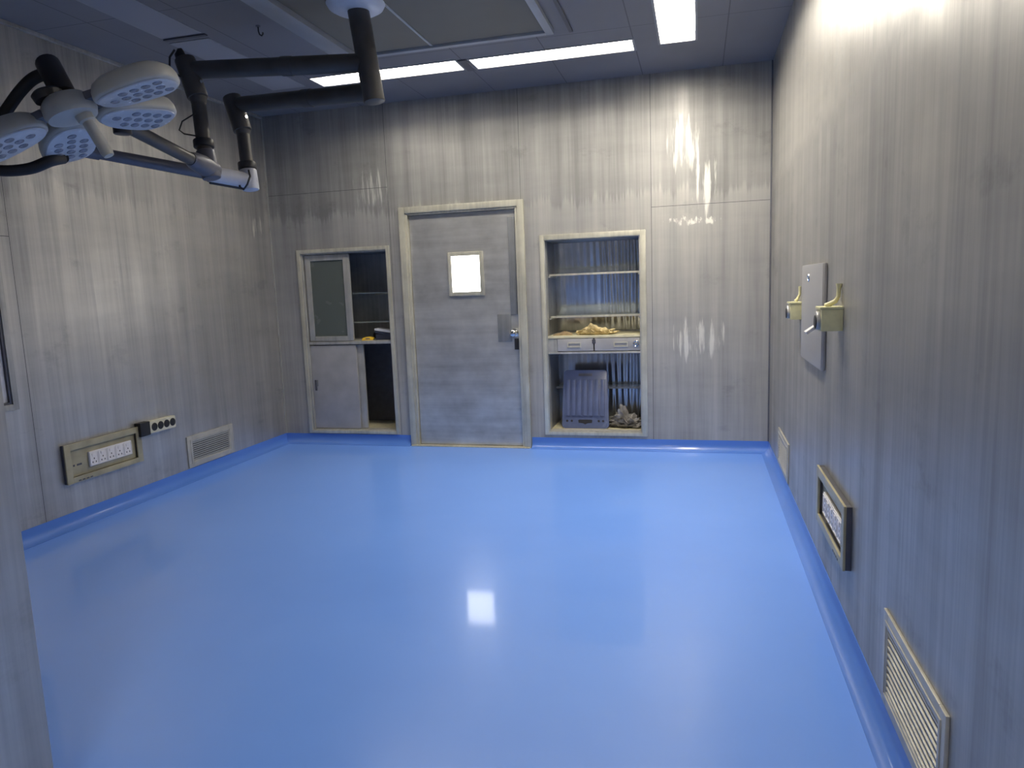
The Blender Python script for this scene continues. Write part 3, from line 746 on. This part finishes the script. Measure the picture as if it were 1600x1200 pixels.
def drop(top, mid, bot, mats, ring):
    top, mid, bot = Vector(top) - L0, Vector(mid) - L0, Vector(bot) - L0
    mb = MB(); mb.cyl(top, mid, 0.057, mats[0], seg=22, bev=0.008)
    mb.tube([mid, lerp(mid, bot, 0.10)], [0.050, 0.040], mats[0], 20)
    o = mb.build('drop_sleeve', sl)
    mb = MB(); mb.cyl(mid, bot, 0.040, mats[1], seg=20); mb.build('drop_tube', sl)
    mb = MB(); c = lerp(mid, bot, ring); d = (bot - mid).normalized()
    mb.cyl(c - d * 0.022, c + d * 0.022, 0.056, 'arm_black', seg=22, bev=0.005); mb.build('collar', sl)
    # small bright screw on the sleeve
    s_ = lerp(top, mid, 0.62) + Vector((0.055, -0.012, 0))
    mb = MB(); mb.cyl(s_, s_ + Vector((0.012, -0.003, 0)), 0.010, 'chrome', seg=12); mb.build('screw', o)
    return o
drop((0.985, -2.239, 2.752), (1.057, -2.250, 2.530), (1.098, -2.288, 2.186), ('arm', 'arm'), 0.76)
drop((0.990, -1.836, 2.640), (1.056, -1.848, 2.426), (1.086, -1.875, 2.182), ('arm', 'arm'), 0.90)
# end cap with cable loop at the first elbow
mb = MB(); mb.tube([w(0.975, -2.245, 2.74), w(0.965, -2.25, 2.775), w(0.972, -2.25, 2.80), w(0.98, -2.25, 2.806)], [0.032, 0.030, 0.018, 0.004], 'arm_black', 12); mb.build('end_cap', sl)
mb = MB(); mb.tube([w(0.965, -2.29, 2.79), w(0.935, -2.30, 2.75), w(0.935, -2.31, 2.69), w(0.965, -2.305, 2.655), w(0.995, -2.30, 2.64)], 0.006, 'cable', 8); mb.build('cable', sl)
mb = MB(); mb.tube([w(1.072, -2.310, 2.43), w(1.00, -2.33, 2.39), w(0.975, -2.33, 2.345), w(1.01, -2.335, 2.32), w(1.080, -2.325, 2.305)], 0.004, 'cable', 8); mb.build('cable', sl)

# first knuckle and its spring arm
K1 = Vector((1.123, -2.291, 2.125))
mb = MB()
mb.cyl(Vector((1.098, -2.288, 2.23)) - L0, K1 - L0 + Vector((0.008, 0, -0.055)), 0.052, 'arm_grey', seg=20, bev=0.010)
UE = Vector((1.224, -3.034, 2.216))
d1 = (UE - K1).normalized()
mb.tube([K1 - L0 - d1 * 0.04, K1 - L0 + d1 * 0.07, K1 - L0 + d1 * 0.16, K1 - L0 + d1 * 0.20], [0.050, 0.056, 0.048, 0.036], 'arm_grey', 16)
mb.build('knuckle', sl)
mb = MB(); mb.tube([K1 - L0 + d1 * 0.15, UE - L0], 0.033, 'arm', 16); mb.build('spring_arm', sl)
mb = MB(); mb.cyl(UE - L0 + Vector((0, 0, 0.05)), UE - L0 + Vector((0, 0, -0.05)), 0.04, 'arm_black', bev=0.006); mb.build('knuckle', sl)
# second knuckle (white) and its long lower arm
K2, LE = Vector((1.098, -1.882, 2.112)), Vector((0.646, -2.771, 2.2))
d2 = (LE - K2).normalized()
mb = MB(); mb.cyl(Vector((1.087, -1.876, 2.185)) - L0, K2 - L0 + Vector((0.004, 0, -0.055)), 0.052, 'lamp_white', seg=20, bev=0.008)
mb.tube([K2 - L0 - d2 * 0.03, K2 - L0 + d2 * 0.05, K2 - L0 + d2 * 0.26], [0.044, 0.050, 0.050], 'lamp_white', 16)
tag(mb.build('knuckle', sl), 'pale grey knuckle at the bottom of the second drop tube')
mb = MB(); mb.tube([K2 - L0 + d2 * 0.05 + Vector((0, 0, -0.05)), K2 - L0 + d2 * 0.26 + Vector((0, 0, -0.05))], 0.010, 'arm_black', 8); mb.build('under_strip', sl)
mb = MB()
mb.tube([w(1.13, -1.93, 2.17), w(1.15, -1.95, 2.13), w(1.14, -1.97, 2.08), w(1.11, -1.97, 2.05), w(1.085, -1.97, 2.07), w(1.08, -1.96, 2.10)], 0.006, 'cable', 8); mb.build('cable', sl)
mb = MB(); mb.tube([K2 - L0 + d2 * 0.25, LE - L0 - d2 * 0.10], [0.036, 0.031], 'arm_grey', 16); mb.build('spring_arm', sl)
mb = MB(); mb.tube([LE - L0 - d2 * 0.14, LE - L0 + d2 * 0.05], 0.037, 'arm_grey', 14); mb.cyl(LE - L0 + Vector((0, 0, 0.035)), LE - L0 + Vector((0, 0, -0.045)), 0.036, 'arm_grey', bev=0.006); mb.build('end_joint', sl)
mb = MB(); mb.tube([LE - L0, w(1.245, -3.40, 2.00)], 0.020, 'arm_black', 12); mb.build('yoke_link', sl)

# yoke: a black bow from the end joint round the left side up to the pivot
def smooth_path(pts, n=6):
    pts = [Vector(p) for p in pts]; out = []
    for i in range(len(pts) - 1):
        p0, p1, p2, p3 = pts[max(i - 1, 0)], pts[i], pts[i + 1], pts[min(i + 2, len(pts) - 1)]
        for k in range(n):
            t = k / n
            out.append(0.5 * ((2 * p1) + (p2 - p0) * t + (2 * p0 - 5 * p1 + 4 * p2 - p3) * t * t + (3 * p1 - p0 - 3 * p2 + p3) * t ** 3))
    out.append(pts[-1]); return out
mb = MB(); mb.tube(smooth_path([w(1.245, -3.40, 2.00), w(1.237, -3.461, 1.979), w(1.171, -3.503, 1.947), w(1.076, -3.55, 1.940), w(0.99, -3.59, 1.965), w(0.985, -3.62, 2.03), w(1.060, -3.60, 2.085), w(1.152, -3.587, 2.130), w(1.244, -3.571, 2.221), w(1.31, -3.562, 2.268), w(1.385, -3.556, 2.285)]),
                   0.020, 'arm_black', 12, flat=(1.15, 0.8)); mb.build('yoke', sl)
mb = MB(); mb.cyl(w(1.372, -3.548, 2.325), w(1.470, -3.582, 2.185), 0.044, 'arm_black', seg=20, bev=0.006); mb.build('pivot_cylinder', sl)

# head
HC = Vector((1.508, -3.598, 2.115))
Uv = Vector((0.897, 0.285, 0.338)).normalized()
V0 = Vector((0.362, -0.036, -0.931)); view = (HC - Vector((3.8113, -5.9111, 1.3951))).normalized()
view = (view - Uv * view.dot(Uv)).normalized(); V0 = (V0 - view * V0.dot(view) - Uv * V0.dot(Uv)).normalized()
Nv = (V0 * 0.93 - view * 0.36).normalized()          # lit face
Vv = V0 * 0.36 + view * 0.93; Vv = (Vv - Uv * Vv.dot(Uv) - Nv * Vv.dot(Nv)).normalized()
HM = Matrix(((Uv.x, Vv.x, -Nv.x, HC.x - L0.x), (Uv.y, Vv.y, -Nv.y, HC.y - L0.y), (Uv.z, Vv.z, -Nv.z, HC.z - L0.z), (0, 0, 0, 1)))
# local head frame: x along U, y along V (away from camera), z up = back of the lamp; underside at -z
def lathe(mb, prof, mat, mx, seg=32):
    mb.tube([(0, 0, z) for r, z in prof], [r for r, z in prof], mat, seg, mx=mx); return mb
mb = MB(); lathe(mb, [(0.02, 0.060), (0.075, 0.056), (0.092, 0.036), (0.096, 0.0), (0.088, -0.02), (0.05, -0.026)], 'lamp_shell', HM)
hub = mb.build('head_hub', sl)
mb = MB(); lathe(mb, [(0.05, 0.08), (0.055, 0.105), (0.045, 0.115), (0.01, 0.116)], 'arm_black', HM @ Matrix.Translation((-0.04, -0.03, -0.025))); mb.build('pivot_cap', hub)
def petal(ang, R=0.268, ln=0.162, wd=0.104):
    rot = HM @ Matrix.Rotation(ang, 4, 'Z') @ Matrix.Translation((R, 0, -0.008)) @ Matrix.Rotation(math.radians(5), 4, 'Y')
    def outline(k, n=28):
        pts = []
        for i in range(n):
            a = 2 * math.pi * i / n
            x = abs(math.cos(a)) ** 0.75 * math.copysign(1, math.cos(a)); y = abs(math.sin(a)) ** 0.85 * math.copysign(1, math.sin(a))
            taper = 1.0 + 0.14 * x
            pts.append((x * ln * k, y * wd * k * taper))
        return pts
    t = bmesh.new(); rings = []
    for k, z in ((0.90, -0.024), (0.97, -0.020), (1.0, -0.010), (0.99, 0.012), (0.93, 0.034), (0.78, 0.050), (0.5, 0.060), (0.2, 0.063)):
        rings.append([t.verts.new((x, y, z)) for x, y in outline(k)])
    n = len(rings[0])
    for a, b in zip(rings, rings[1:]):
        for i in range(n): t.faces.new((a[i], a[(i + 1) % n], b[(i + 1) % n], b[i]))
    t.faces.new(rings[0][::-1]); t.faces.new(rings[-1])
    bmesh.ops.recalc_face_normals(t, faces=t.faces[:])
    mb = MB().absorb(t, 'lamp_shell', rot)
    p = mb.build('petal', sl, 50)
    # underside: pale lens panel with rows of unlit bulbs
    mb = MB(); t = bmesh.new()
    a = [t.verts.new((x, y, -0.0245)) for x, y in outline(0.93)]; b = [t.verts.new((x, y, -0.0285)) for x, y in outline(0.90)]
    for i in range(n): t.faces.new((a[i], a[(i + 1) % n], b[(i + 1) % n], b[i]))
    t.faces.new(b); t.faces.new(a[::-1]); bmesh.ops.recalc_face_normals(t, faces=t.faces[:])
    mb.absorb(t, 'lamp_lens', rot)
    mb.build('lens_panel', p)
    for i in range(-2, 3):
        for j in range(-1, 2):
            x, y = i * 0.046 + (0.012 if j else 0), j * 0.048
            if abs(i) == 2 and j and i < 0: continue
            mb = MB(); c = Vector((x, y, -0.0280))
            mb.tube([c, c + Vector((0, 0, -0.003)), c + Vector((0, 0, -0.0035))], [0.0185, 0.016, 0.010], 'lamp_led', 12, mx=rot)
            mb.build('bulb', p)
    # bracket to the hub
    mb = MB(); mb.box((-R + 0.085, -0.035, 0.0), (-ln + 0.03, 0.035, 0.030), 'arm_grey', 0.005, rot); mb.build('bracket', p)
for deg in (-4, 56, 124, 184): petal(math.radians(deg))
mb = MB(); mb.tube([(0, 0, -0.020), (0, 0, -0.05), (0, 0, -0.055), (0, 0, -0.18), (0, 0, -0.195), (0, 0, -0.198)], [0.032, 0.030, 0.021, 0.023, 0.019, 0.008], 'handle', 18, mx=HM @ Matrix.Translation((0.035, 0, 0)) @ Matrix.Rotation(math.radians(-7), 4, 'Y'))
tag(mb.build('sterile_handle', sl), 'cream sterile handle pointing down')
